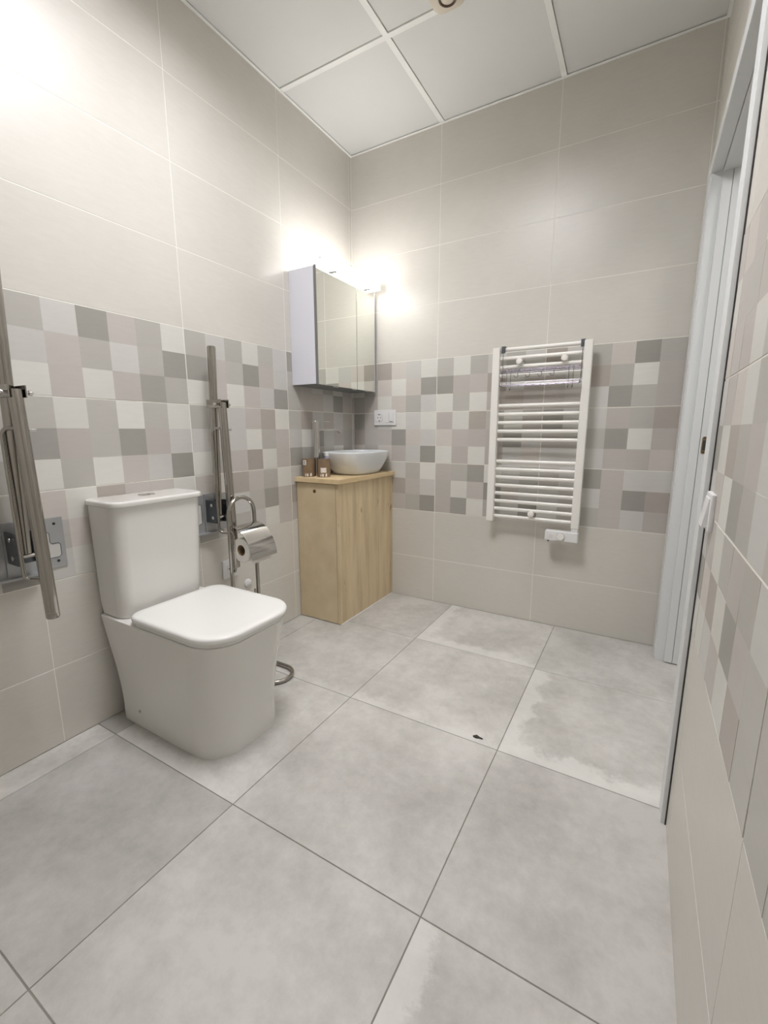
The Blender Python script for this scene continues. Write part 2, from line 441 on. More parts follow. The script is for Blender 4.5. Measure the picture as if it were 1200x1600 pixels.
# right wall: local a = -y
tile_wall('right', wall_right, -JR, [(-DOOR_N + 0.004, -YF, 0.0, H), (0.0, -DOOR_N + 0.004, DOOR_TOP, H), (0.0, 0.024, 0.0, DOOR_TOP)])
tile_wall('front', wall_front, -0.6, [(-W, 0.0, 0.0, H)])

# ---- floor tiles (name, x0, x1, y0, y1, tone, left bloom, front bloom)
xs = [0.0, PX - G, PX, PX + G, W + 0.11, W + 0.11 + 0.6, 3.0]
ys = [0.0, QY, QY - G, QY - 2 * G, -2.212, -2.812, YF]
TONES = {(1, 0): (0.97, .15, 0), (2, 0): (1.03, .75, .7), (3, 0): (0.97, 0, .3), (1, 1): (0.98, .0, .35), (2, 1): (1.02, .15, .5), (3, 1): (1.0, .7, .8),
         (1, 2): (1.04, .25, .55), (2, 2): (1.0, 0, .1), (3, 2): (0.98, .12, .0), (0, 2): (.86, 0, 0), (1, 3): (0.87, 0, 0), (2, 3): (0.98, .1, .1), (0, 3): (1.08, .4, .0),  # left foreground tile's lower tone paints in the light falling off there
         (3, 3): (1.03, .75, .1), (1, 4): (0.93, 0, 0), (2, 4): (.97, 0, 0), (3, 4): (1.0, .2, 0), (0, 0): (.95, 0, 0), (0, 1): (.98, 0, 0)}
for i in range(len(xs) - 1):
    for j in range(len(ys) - 1):
        x0, x1, y1, y0 = xs[i], xs[i + 1], ys[j], ys[j + 1]
        o = bpy.data.objects.new('floor_tile', tile_mesh('floor_tile', x1 - x0, y1 - y0, M['floor'], g=0.0014, bev=0.0007)); C.objects.link(o)
        o.parent = floor; o.location = (x0, y0, 0)
        t = TONES.get((i, j), (0.98, 0.1, 0.1)); o.color = (t[0], t[1], t[2], 1)

# ---- suspended ceiling: bars, edge trims and panels
cx = [0.0, 0.587, 1.187, W]; cy = [0.0, -0.597, -1.197, -1.797, -2.397, -2.997, YF]
LED = (1, 2)
def boxo(name, mat, parent, *a, bev=0.0):
    b = bmesh.new(); box(b, *a, bev=bev); return obj(name, b, mat, parent, smooth=bool(bev))
for x in cx[1:3]: boxo('ceiling_bar', M['bar'], ceiling, x - 0.012, x + 0.012, YF, 0, H, H + 0.012)
for y in cy[1:-1]:
    for a, b_ in zip(cx, cx[1:]): boxo('ceiling_bar', M['bar'], ceiling, a + (0.012 if a else 0), b_ - (0.012 if b_ < W else 0), y - 0.012, y + 0.012, H, H + 0.012)
boxo('edge_trim', M['bar'], ceiling, 0, 0.013, YF, 0, H - 0.001, H + 0.001)
boxo('edge_trim', M['bar'], ceiling, 0.013, W - 0.013, -0.013, 0, H - 0.001, H + 0.001)
boxo('edge_trim', M['bar'], ceiling, W - 0.013, W, YF, 0, H - 0.001, H + 0.001)
for i in range(3):
    for j in range(6):
        if (i, j) == LED or cy[j] - cy[j + 1] < 0.1: continue
        boxo('ceiling_panel', M['ceil'], ceiling, cx[i] + (0.014 if i else 0.001), cx[i + 1] - (0.014 if i < 2 else 0.001), cy[j + 1] + 0.014, cy[j] - (0.014 if j else 0.001), H + 0.005, H + 0.02)

# ---------------------------------------------------------------- doorway (sliding door frame)
door = empty('door_1', (W, -0.63, 0)); door['kind'] = 'structure'
FX = W - 0.013
boxo('casing', M['lacquer'], door, FX, W + 0.012, -0.132, -0.025, 0.0, 2.046, bev=0.002)
boxo('casing', M['lacquer'], door, FX, W + 0.009, DOOR_N, -1.095, 0.0, 2.046, bev=0.0015)
boxo('head_casing', M['lacquer'], door, FX, W + 0.012, DOOR_N, -0.025, 2.046, DOOR_TOP, bev=0.002)
boxo('jamb_strip', M['lacquer'], door, W - 0.009, 1.820, -0.148, -0.132, 0.0, 2.046, bev=0.001)
boxo('gap_shade_strip', M['shadow_gap'], door, W - 0.003, W + 0.009, DOOR_N - 0.0022, DOOR_N, 0.0, DOOR_TOP)  # dark strip set in the open casing gap, its colour standing for the shade
jb = boxo('jamb', M['lacquer'], door, 1.820, 1.8512, -0.162, -0.12, 0.005, 2.036, bev=0.001)
jb2 = boxo('jamb', M['lacquer'], door, 1.8530, 1.905, -0.162, -0.12, 0.005, 2.036, bev=0.001)
boxo('groove', M['cabinet_edge'], door, 1.8512, 1.8530, -0.159, -0.12, 0.005, 2.036)
boxo('jamb', M['lacquer'], door, W + 0.012, 1.905, -1.10, -1.088, 0.0, 2.036, bev=0.001)
boxo('head_jamb', M['lacquer'], door, W - 0.012, 1.8185, -1.095, -0.132, 2.0445, 2.08, bev=0.001)
boxo('head_jamb', M['lacquer'], door, 1.820, 1.905, -1.088, -0.12, 2.036, 2.08, bev=0.001)
# strike plate with its slot and two screws
bm = bmesh.new(); loft(bm, [(rrect(-0.0085, 0.0085, -0.036, 0.036, 0.008, 0.008, 6), 0), (rrect(-0.0085, 0.0085, -0.036, 0.036, 0.008, 0.008, 6), 0.0015)])
box(bm, 0.0085, 0.014, -0.02, 0.02, 0, 0.0015)
bmesh.ops.rotate(bm, verts=bm.verts, cent=(0, 0, 0), matrix=Matrix.Rotation(math.pi / 2, 3, 'X'))
bmesh.ops.translate(bm, verts=bm.verts, vec=(1.868, -0.162, 1.0))
sp = obj('strike_plate', bm, M['brass'], jb2)
boxo('latch_slot', M['shadow_gap'], jb2, 1.8625, 1.8735, -0.1642, -0.1634, 0.980, 1.020)
for z in (0.971, 1.029):
    bm = bmesh.new(); lathe(bm, [(0.0001, -0.0012), (0.0028, -0.0008), (0.0028, 0)], (1.868, -0.1634, z), 'Y', 12); obj('screw', bm, M['shadow_gap'], jb2)

# ---------------------------------------------------------------- lamps
xc, yc = 0.887, -1.497
led = empty('recessed_light', (xc, yc, H), 'square recessed light fitting set in the ceiling grid', 'ceiling light')
for nm, a in (('reflector_side', (xc - 0.285, xc - 0.280, yc - 0.285, yc + 0.285)), ('reflector_side', (xc + 0.280, xc + 0.285, yc - 0.285, yc + 0.285)),
              ('reflector_side', (xc - 0.280, xc + 0.280, yc - 0.285, yc - 0.280)), ('reflector_side', (xc - 0.280, xc + 0.280, yc + 0.280, yc + 0.285))):
    boxo(nm, M['reflector'], led, a[0], a[1], a[2], a[3], H + 0.002, H + RECESS + 0.004)
boxo('diffuser', M['panel_glow'], led, xc - 0.280, xc + 0.280, yc - 0.280, yc + 0.280, H + RECESS, H + RECESS + 0.004)

# ceiling sensor with a brown ring
bm = bmesh.new()
cxs, cys = 0.880, -0.672
def rr(o, s, k=1.0): return [(cxs + x * s, cys + y * s) for x, y in rrect(-0.066, 0.066, -0.066, 0.066, 0.036, 0.036, 6)]
loft(bm, [(rr(0, 1.0), H), (rr(0, 1.0), H - 0.016), (rr(0, 0.97), H - 0.026), (rr(0, 0.86), H - 0.036), (rr(0, 0.3), H - 0.040)])
sens = tag(obj('ceiling_sensor', bm, M['ivory'], angle=60), 'small ivory ceiling sensor with a dark brown ring, beside the crossing of the grid bars', 'sensor')
bm = bmesh.new(); tube(bm, arc((cxs + 0.006, cys, H - 0.041), (1, 0, 0), (0, 1, 0), 0.030, 0, 2 * math.pi * 35 / 36, 35), 0.0042, 10, closed=True)
obj('ring', bm, M['brown_ring'], sens)
bm = bmesh.new(); lathe(bm, [(0.0235, 0.004), (0.0235, -0.004), (0.019, -0.007), (0.001, -0.009)], (cxs + 0.006, cys, H - 0.038))
obj('lens_cap', bm, M['ivory'], sens)

# ---------------------------------------------------------------- toilet
TY = -1.482
toilet = empty('toilet', (0.3, TY, 0), 'white close-coupled toilet with square lid closed, between two folded grab rails', 'toilet')
def xl(t, prof):
    for (a, va), (b_, vb) in zip(prof, prof[1:]):
        if a <= t <= b_: return va + (vb - va) * (t - a) / (b_ - a)
    return prof[-1][1]
def smoothp(t, prof):  # smooth interpolation through profile
    import bisect
    xs_ = [p[0] for p in prof]; ys_ = [p[1] for p in prof]
    i = min(max(bisect.bisect_right(xs_, t) - 1, 0), len(xs_) - 2)
    def m(k):
        if k <= 0: return (ys_[1] - ys_[0]) / (xs_[1] - xs_[0])
        if k >= len(xs_) - 1: return (ys_[-1] - ys_[-2]) / (xs_[-1] - xs_[-2])
        return (ys_[k + 1] - ys_[k - 1]) / (xs_[k + 1] - xs_[k - 1])
    h = xs_[i + 1] - xs_[i]; u = (t - xs_[i]) / h
    return (2 * u ** 3 - 3 * u * u + 1) * ys_[i] + (u ** 3 - 2 * u * u + u) * h * m(i) + (-2 * u ** 3 + 3 * u * u) * ys_[i + 1] + (u ** 3 - u * u) * h * m(i + 1)
bm = bmesh.new(); lv = []
PF = [(0, .566), (.1, .568), (.2, .576), (.3, .592), (.41, .612)]
PH = [(0, .163), (.1, .163), (.2, .168), (.3, .176), (.41, .187)]
PB = [(0, .040), (.1, .038), (.2, .028), (.3, .012), (.41, .001)]
for i in range(22):
    z = 0.41 * i / 21; xf = smoothp(z, PF); hw = smoothp(z, PH); xb = max(smoothp(z, PB), 0.001)
    lv.append((rrect(xb, xf, TY - hw, TY + hw, 0.115, 0.02, 12), z))
lv.append((rrect(0.004, 0.609, TY - 0.184, TY + 0.184, 0.112, 0.02, 12), 0.4135))
loft(bm, lv)
bowl = obj('bowl', bm, M['ceramic'], toilet, angle=50)
bm = bmesh.new(); lathe(bm, [(0.0058, 0), (0.0058, -0.002), (0.003, -0.003)], (0.155, -1.6452, 0.062), 'Y', 16); obj('screw_cap', bm, M['satin'], bowl)
bm = bmesh.new()
loft(bm, [(rrect(0.185, 0.612, TY - 0.182, TY + 0.182, 0.11, 0.05, 12), 0.4135), (rrect(0.184, 0.614, TY - 0.184, TY + 0.184, 0.11, 0.05, 12), 0.417), (rrect(0.186, 0.612, TY - 0.182, TY + 0.182, 0.11, 0.05, 12), 0.4235)])
obj('seat', bm, M['seat'], toilet, angle=60)
bm = bmesh.new()
def lidr(d): return rrect(0.178 + d, 0.622 - d, TY - 0.190 + d, TY + 0.190 - d, 0.115 - d * 0.7, 0.05 - d * 0.3, 12)
loft(bm, [(lidr(0.006), 0.4245), (lidr(0.001), 0.4275), (lidr(0), 0.433), (lidr(0), 0.440), (lidr(0.002), 0.445), (lidr(0.008), 0.4485), (lidr(0.03), 0.4500)])
obj('lid', bm, M['seat'], toilet, angle=60)
for y in (TY - 0.08, TY + 0.08):
    bm = bmesh.new(); lathe(bm, [(0.011, -0.02), (0.011, 0.02)], (0.176, y, 0.424), 'Y', 16); obj('hinge', bm, M['seat'], toilet)
CY = -1.497
bm = bmesh.new(); lv = []
for i in range(9):
    t = i / 8; z = 0.4155 + (0.811 - 0.4155) * t
    e = 0.004 if i == 0 else 0
    lv.append((rrect(0.002, 0.150 + 0.026 * t - e, CY - 0.164 - 0.006 * t + e, CY + 0.164 + 0.006 * t - e, 0.042, 0.015, 10), z))
loft(bm, lv); obj('cistern', bm, M['ceramic'], toilet, angle=60)
bm = bmesh.new()
def tl(d): return rrect(0.002, 0.186 - d, CY - 0.178 + d, CY + 0.178 - d, 0.045 - d * 0.5, 0.02, 10)
loft(bm, [(tl(0.003), 0.812), (tl(0), 0.815), (tl(0), 0.826), (tl(0.002), 0.830), (tl(0.008), 0.832)])
clid = obj('cistern_lid', bm, M['ceramic'], toilet, angle=60)
for dy in (-0.0135, 0.0135):
    bm = bmesh.new()
    o_ = [(0.085 + x, CY + dy + y) for x, y in rrect(-0.021, 0.021, -0.0125, 0.0125, 0.012, 0.012, 5)]
    loft(bm, [(o_, 0.831), (o_, 0.8345), ([(0.085 + (a - 0.085) * .9, CY + dy + (b_ - CY - dy) * .9) for a, b_ in o_], 0.8355)])
    obj('flush_button', bm, M['chrome'], clid)

# ---------------------------------------------------------------- folded grab rails
def grab_rail(y, arm0, arm1, leg0, leg1, pl, label, wide):
    """arm runs up from the wall hinge, the hinged leg hangs down from a fork on it"""
    t = empty('grab_rail', (0.0, y, 0.70), label, 'grab bar', 'fold-up steel grab rails beside the toilet')
    # wall plates with stepped slot
    for s, (a, b_) in zip((-1, 1), pl):
        bm = bmesh.new(); box(bm, 0.0, 0.005, a, b_, 0.618, 0.785, 0.0012)
        p = obj('wall_plate', bm, M['satin'], t)
        m = (a + b_) / 2
        sl = [(-0.032, 0.045), (-0.006, 0.045), (0.004, 0.036), (0.004, 0.006), (0.010, 0.0), (0.028, 0.0), (0.033, -0.006), (0.033, -0.040), (0.026, -0.047), (-0.004, -0.047), (-0.032, -0.036)]
        bm = bmesh.new()
        f0 = [bm.verts.new((0.0053, m + s * q[0] * (b_ - a) / 0.095, 0.70 + q[1])) for q in sl]; f1 = [bm.verts.new((0.0062, v.co.y, v.co.z)) for v in f0]
        bm.faces.new(f0[::-1]); bm.faces.new(f1)
        for k in range(len(sl)): bm.faces.new((f0[k], f0[(k + 1) % len(sl)], f1[(k + 1) % len(sl)], f1[k]))
        q_ = obj('slot_cover', bm, M['tile'], p, smooth=False); q_.color = rgb(205, 203, 198)
        bm = bmesh.new(); tube(bm, [(0.0062, m + s * q[0] * (b_ - a) / 0.095, 0.70 + q[1]) for q in sl], 0.0012, 6, closed=True); obj('slot_edge', bm, M['darksteel'], p)
        for zz in (0.640, 0.765):
            bm = bmesh.new(); lathe(bm, [(0.0045, 0.0), (0.0045, 0.0062), (0.001, 0.007)], (0, m + s * 0.022, zz), 'X', 12); obj('screw', bm, M['black'], p)
    # channel between the plates and hinge block
    bm = bmesh.new(); box(bm, 0.0, 0.010, pl[0][1], pl[1][0], 0.612, 0.79, 0.001)
    box(bm, 0.0, 0.030, pl[0][0], pl[1][0] + 0.01, 0.612, 0.620, 0.001)
    obj('channel', bm, M['satin'], t)
    for s in (-1, 1): hb = boxo('hinge_cheek', M['darksteel'], t, 0.008, 0.078, y + s * 0.0275 - 0.0025, y + s * 0.0275 + 0.0025, 0.665, 0.765, bev=0.002)
    boxo('hinge_block', M['darksteel'], t, 0.008, 0.050, y - 0.025, y + 0.025, 0.665, 0.690, bev=0.002)
    for z, x in ((0.745, 0.055), (0.690, 0.060)):
        bm = bmesh.new(); lathe(bm, [(0.007, -0.036), (0.007, 0.036)], (x, y, z), 'Y', 14); obj('bolt', bm, M['chrome'], hb)
    # arm
    bm = bmesh.new(); A0 = Vector((arm0[0], y, arm0[1])); A1 = Vector((arm1[0], y, arm1[1])); d = (A1 - A0).normalized()
    tube(bm, [A0, A1 - d * 0.006, A1 - d * 0.002, A1], [0.017, 0.017, 0.0155, 0.012], 20); obj('arm', bm, M['steel'], t)
    # fork and its pins
    L0 = Vector((leg0[0], y, leg0[1])); L1 = Vector((leg1[0], y, leg1[1])); e = (L1 - L0).normalized()
    for s in (-1, 1): fk = boxo('fork_plate', M['steel'], t, L0.x - 0.070, L0.x + 0.016, y + s * 0.020 - 0.002, y + s * 0.020 + 0.002, L0.z - 0.022, L0.z + 0.012, bev=0.0015)
    bm = bmesh.new(); lathe(bm, [(0.002, -0.044), (0.007, -0.040), (0.007, -0.032), (0.0045, -0.030), (0.0045, 0.030), (0.007, 0.032), (0.007, 0.040), (0.002, 0.044)], (L0.x - 0.002, y, L0.z - 0.008), 'Y', 14); obj('pin', bm, M['chrome'], fk)
    bm = bmesh.new(); lathe(bm, [(0.005, 0), (0.005, 0.034), (0.001, 0.036)], (L0.x + e.x * 0.1, y, L0.z - 0.11), 'Y', 12); obj('stop_pin', bm, M['chrome'], t)
    # leg
    bm = bmesh.new(); tube(bm, [L0, L1 - e * 0.03, L1 - e * 0.006, L1 - e * 0.002, L1], [0.0175, 0.0175, 0.0175, 0.016, 0.012], 20); lg = obj('leg', bm, M['steel'], t)
    bm = bmesh.new(); tube(bm, [L1 - e * 0.022, L1 - e * 0.0205], 0.0179, 20, cap=False); obj('end_cap', bm, M['chrome'], lg)
    # thin loop rod beside the arm
    bm = bmesh.new(); yy = y - 0.024
    P = round_path([(arm0[0] + 0.055, y, L0.z - 0.105), (arm0[0] + 0.026, yy, L0.z - 0.105), (arm0[0] + 0.030, yy, 0.625), (arm0[0] + 0.075, y, 0.625)], 0.022, 6)
    tube(bm, P, 0.0058, 12); obj('latch_rod', bm, M['steel'], t)
    return t
grab_rail(-1.875, (0.060, 0.70), (0.118, 1.52), (0.143, 1.175), (0.176, 0.515), ((-2.005, -1.91), (-1.840, -1.745)),
          'steel fold-up grab rail left of the toilet, running out of the picture', True)
grab_rail(-1.160, (0.052, 0.70), (0.080, 1.405), (0.123, 1.178), (0.144, 0.470), ((-1.290, -1.195), (-1.125, -1.055)),
          'steel fold-up grab rail right of the toilet, its free top against the chequered tiles', False)

# ---------------------------------------------------------------- toilet roll stand and roll
stand = empty('toilet_roll_stand', (0.2, -1.14, 0), 'chrome tubular toilet roll stand with arched top and looped foot, right of the toilet', 'toilet roll stand')
sx, ya, yb = 0.185, -1.219, -1.077
R_ = (yb - ya) / 2
bm = bmesh.new()
top = arc((sx, (ya + yb) / 2, 0.713), (0, 1, 0), (0, 0, 1), R_, math.pi, 0, 18)
P = [Vector((sx + 0.05, ya, 0.012))] + [Vector((sx + 0.035, ya, 0.012)), Vector((sx + 0.012, ya, 0.022)), Vector((sx, ya, 0.05))] + top + [Vector((sx, yb, 0.05)), Vector((sx + 0.012, yb, 0.022)), Vector((sx + 0.035, yb, 0.012)), Vector((sx + 0.05, yb, 0.012))]
tube(bm, P, 0.0085, 14); obj('pole_frame', bm, M['steel'], stand)
bm = bmesh.new()
ft = [Vector((sx + 0.05, ya, 0.012))] + arc((0.340, (ya + yb) / 2, 0.012), (1, 0, 0), (0, 1, 0), R_, -math.pi / 2, math.pi / 2, 16) + [Vector((sx + 0.05, yb, 0.012))]
tube(bm, ft, 0.0085, 14); obj('foot', bm, M['steel'], stand)
bm = bmesh.new()
tube(bm, round_path([(sx, ya, 0.66), (sx + 0.012, ya + 0.012, 0.64), (sx + 0.012, ya + 0.014, 0.50), (sx + 0.004, ya + 0.014, 0.47)], 0.012), 0.0065, 12)
obj('guard_loop', bm, M['steel'], stand)
bm = bmesh.new(); RX, RZ = sx + 0.050, 0.575
tube(bm, round_path([(sx, yb, 0.60), (RX, yb - 0.004, RZ + 0.014), (RX, yb - 0.012, RZ + 0.014), (RX, ya + 0.030, RZ + 0.014)], 0.006), 0.005, 10)
obj('roll_arm', bm, M['steel'], stand)
bm = bmesh.new(); tube(bm, round_path([(sx, yb, 0.16), (sx, yb - 0.02, 0.16), (sx, yb - 0.02, 0.36)], 0.008), 0.005, 10)
obj('spare_roll_rod', bm, M['steel'], stand)
# curved chrome flap over the roll
bm = bmesh.new(); prev = None; P0, P1, P2, P3 = (sx + 0.003, 0.668), (sx + 0.075, 0.668), (sx + 0.118, 0.60), (sx + 0.121, 0.538)
for k in range(17):
    t_ = k / 16; B = lambda i: (1 - t_) ** 3 * P0[i] + 3 * (1 - t_) ** 2 * t_ * P1[i] + 3 * (1 - t_) * t_ * t_ * P2[i] + t_ ** 3 * P3[i]
    ring = [bm.verts.new((B(0) + d_, yy, B(1) + d_)) for d_ in (0.0, 0.0012) for yy in (ya + 0.004, yb + 0.004)]
    if prev:
        for (i0, i1) in ((0, 1), (1, 3), (3, 2), (2, 0)): bm.faces.new((prev[i0], prev[i1], ring[i1], ring[i0]))
    else: bm.faces.new((ring[0], ring[1], ring[3], ring[2]))
    prev = ring
bm.faces.new((prev[0], prev[2], prev[3], prev[1]))
obj('roll_cover', bm, M['chrome'], stand)
roll = empty('toilet_roll', (RX, -1.13, RZ), 'white toilet roll under the chrome flap of the roll stand', 'toilet paper')
bm = bmesh.new(); lathe(bm, [(0.0235, ya + 0.012), (0.050, ya + 0.012), (0.052, ya + 0.014), (0.052, yb - 0.010), (0.050, yb - 0.008), (0.0235, yb - 0.008), (0.0235, ya + 0.012)], (RX, 0, RZ - 0.004), 'Y', 40)
obj('paper', bm, M['paper'], roll)
bm = bmesh.new(); lathe(bm, [(0.0218, ya + 0.013), (0.0233, ya + 0.013), (0.0233, yb - 0.009), (0.0218, yb - 0.009), (0.0218, ya + 0.013)], (RX, 0, RZ - 0.004), 'Y', 28)
obj('core', bm, M['core'], roll)
bm = bmesh.new()
for (x_, z_, x2_, z2_) in ((RX + 0.0530, RZ, RX + 0.0515, RZ - 0.058),): box(bm, x_ - 0.0012, x_ + 0.0002, ya + 0.020, yb - 0.012, z2_, z_, 0.0003)
obj('loose_sheet', bm, M['paper'], roll)

# ---------------------------------------------------------------- wall socket, valve cap
def schuko(bm_face, parent, loc, side): pass
sock = empty('wall_socket', (0, -1.076, 0.42), 'white wall socket low on the tiled wall behind the toilet roll stand', 'socket')
bm = bmesh.new(); box(bm, 0.0, 0.009, -1.120, -1.034, 0.377, 0.465, 0.003); fp = obj('cover_plate', bm, M['plastic'], sock)
bm = bmesh.new(); lathe(bm, [(0.020, 0.0095), (0.0215, 0.0095), (0.0215, 0.012), (0.0195, 0.012), (0.018, 0.0097)], (0, -1.077, 0.421), 'X', 24)
obj('socket_ring', bm, M['plastic'], fp)
for dy in (-0.0095, 0.0095):
    bm = bmesh.new(); lathe(bm, [(0.003, 0.009), (0.003, 0.0102), (0.0005, 0.0102)], (0, -1.077 + dy, 0.421), 'X', 12); obj('contact', bm, M['black'], fp)
bm = bmesh.new(); lathe(bm, [(0.021, 0.0), (0.021, 0.006), (0.016, 0.010), (0.001, 0.012)], (0, -0.972, 0.315), 'X', 28)
tag(obj('valve_cap', bm, M['plastic']), 'round white cap on the tiles low on the wall, right of the wall socket', 'cap')

# ---------------------------------------------------------------- vanity unit
van = empty('vanity_cabinet', (0.147, -0.29, 0), 'slim raw wood vanity cabinet standing in the corner under the white basin', 'cabinet')
VX, VY = 0.288, -0.585
bm = bmesh.new()
box(bm, 0.002, VX - 0.018, VY + 0.019, -0.003, 0.0, 0.786)
obj('body', bm, M['pine'], van, smooth=False)
bm = bmesh.new(); box(bm, VX - 0.018, VX, VY, -0.002, 0.003, 0.786, 0.0008); obj('side_panel', bm, M['pine'], van)
bm = bmesh.new(); box(bm, 0.004, VX - 0.0205, VY, VY + 0.018, 0.004, 0.783, 0.001); dr = obj('door', bm, M['mdf'], van)
bm = bmesh.new(); lathe(bm, [(0.0095, 0.0), (0.0095, -0.0015), (0.007, -0.0012), (0.001, -0.0006)], (0.128, VY, 0.740), 'Y', 20); obj('finger_hole', bm, M['knob'], dr)
bm = bmesh.new(); box(bm, 0.002, 0.305, -0.600, -0.002, 0.7875, 0.812, 0.0012); tp = obj('worktop', bm, M['slab'], van)
bm = bmesh.new(); tube(bm, [(VX + 0.001, VY, 0.002), (VX + 0.001, -0.004, 0.002)], 0.003, 6); obj('sealant', bm, M['plastic'], van)

# basin
bas = empty('wash_basin', (0.165, -0.245, 0.812), 'white oval countertop wash basin on the wooden vanity top', 'basin')
def sup(cx_, cy_, a, b_, e, n=56):
    out = []
    for k in range(n):
        t = 2 * math.pi * k / n; c, s = math.cos(t), math.sin(t)
        out.append((cx_ + a * math.copysign(abs(c) ** (2 / e), c), cy_ + b_ * math.copysign(abs(s) ** (2 / e), s)))
    return out
bm = bmesh.new(); ZT = 0.812
bx, by, ba, bb = 0.172, -0.232, 0.154, 0.222
prof = [(0.60, 0.000), (0.64, 0.002), (0.70, 0.012), (0.78, 0.032), (0.86, 0.058), (0.93, 0.085), (0.975, 0.108), (0.995, 0.122), (1.0, 0.128), (0.995, 0.1305), (0.97, 0.1315), (0.955, 0.129), (0.945, 0.122), (0.90, 0.095), (0.80, 0.055), (0.62, 0.028), (0.35, 0.018), (0.10, 0.015)]
loft(bm, [(sup(bx, by, ba * s, bb * s, 3.0), ZT + z) for s, z in prof])
obj('bowl', bm, M['basin'], bas, angle=60)
bm = bmesh.new(); lathe(bm, [(0.020, 0.014), (0.020, 0.019), (0.012, 0.021), (0.001, 0.021)], (bx, by, ZT), 'Z', 24); obj('waste_cover', bm, M['chrome'], bas)

# tap
tap = empty('tap', (0.058, -0.468, ZT), 'tall slim chrome tap with thin flat spout beside the basin', 'tap')
fx, fy = 0.052, -0.466
bm = bmesh.new(); lathe(bm, [(0.027, 0.0), (0.027, 0.005), (0.0225, 0.008), (0.0225, 0.245), (0.0232, 0.247), (0.0232, 0.300), (0.021, 0.304), (0.001, 0.304)], (fx, fy, ZT), 'Z', 32)
obj('column', bm, M['chrome'], tap)
def blade(name, z0, z1, L, w, tip):
    bm = bmesh.new(); D_ = Vector((0.13, 0.99, 0)).normalized(); S_ = Vector((D_.y, -D_.x, 0))
    rows = [(0.0, z1), (L * 0.78, z1), (L * 0.9, z1 - tip * 0.35), (L, z1 - tip)]
    vs = []
    for d_, z in rows:
        p = Vector((fx, fy, z)) + D_ * d_
        vs.append([bm.verts.new(p + S_ * w), bm.verts.new(p - S_ * w), bm.verts.new(p - S_ * w - Vector((0, 0, z1 - z0))), bm.verts.new(p + S_ * w - Vector((0, 0, z1 - z0)))])
    for A, B in zip(vs, vs[1:]):
        for k in range(4): bm.faces.new((A[k], A[(k + 1) % 4], B[(k + 1) % 4], B[k]))
    bm.faces.new(vs[0][::-1]); bm.faces.new(vs[-1]); return obj(name, bm, M['chrome'], tap, smooth=False)
blade('spout', ZT + 0.252, ZT + 0.260, 0.200, 0.014, 0.016)
blade('lever', ZT + 0.301, ZT + 0.305, 0.105, 0.008, 0.0)

# brown jars and the lilac bottle
def jar(x, y, r, h, rot, lab, lz, lw, lh, label, dark):
    t = empty('glass_jar', (x, y, ZT), label, 'jar', 'brown jars on the vanity top')
    bm = bmesh.new()
    lathe(bm, [(r * 0.93, 0.0), (r, 0.004), (r, h - 0.003), (r * 0.99, h), (r * 0.92, h), (r * 0.9, h - 0.006), (r * 0.88, 0.02), (0.001, 0.018)], (x, y, ZT), 'Z', 36)
    obj('glass', bm, M['amber'], t)
    bm = bmesh.new()
    half = lw / r / 2; n = 8; V = []
    for k in range(n + 1):
        a = rot - half + 2 * half * k / n
        for z in (lz, lz + lh):
            V.append(bm.verts.new((x + math.cos(a) * (r + 0.0006), y + math.sin(a) * (r + 0.0006), ZT + z)))
    for k in range(n): bm.faces.new((V[2 * k], V[2 * k + 2], V[2 * k + 3], V[2 * k + 1]))
    lb = obj('label', bm, M['label'], t)
    bm = bmesh.new()
    for (u0, u1, v0, v1) in dark:
        q = []
        for u, v in ((u0, v0), (u1, v0), (u1, v1), (u0, v1)):
            a = rot - half + 2 * half * u; q.append(bm.verts.new((x + math.cos(a) * (r + 0.0012), y + math.sin(a) * (r + 0.0012), ZT + lz + lh * v)))
        bm.faces.new(q)
    obj('print', bm, M['ink'], lb, smooth=False)
    bm = bmesh.new(); half = 0.5; V = []
    for k in range(9):
        a = -0.95 - half + 2 * half * k / 8
        for z in (0.004, 0.022 if k % 3 else 0.015): V.append(bm.verts.new((x + math.cos(a) * (r + 0.0007), y + math.sin(a) * (r + 0.0007), ZT + z)))
    for k in (0, 2, 3, 6, 7): bm.faces.new((V[2 * k], V[2 * k + 2], V[2 * k + 3], V[2 * k + 1]))
    obj('base_print', bm, M['label'], t)
jar(0.046, -0.528, 0.036, 0.098, -1.55, 0, 0.066, 0.022, 0.026, 'brown glass jar left of its twin, small white label near its rim', [(.25, .75, .2, .35), (.35, .65, .5, .8)])
jar(0.134, -0.505, 0.036, 0.098, -0.98, 0, 0.026, 0.032, 0.026, 'brown glass jar nearer the basin, white label low on its side', [(.1, .9, .55, .68), (.1, .8, .25, .36)])
bot = empty('soap_bottle', (0.125, -0.452, ZT), 'small clear bottle with lilac top between the brown jar and the basin', 'bottle')
bm = bmesh.new(); lathe(bm, [(0.015, 0), (0.0165, 0.003), (0.0165, 0.095), (0.012, 0.106), (0.010, 0.110)], (0.113, -0.448, ZT), 'Z', 24); obj('body', bm, M['lilac'], bot)
bm = bmesh.new(); lathe(bm, [(0.012, 0.110), (0.013, 0.112), (0.013, 0.128), (0.011, 0.131), (0.001, 0.131)], (0.113, -0.448, ZT), 'Z', 24); obj('cap', bm, M['plastic'], bot)

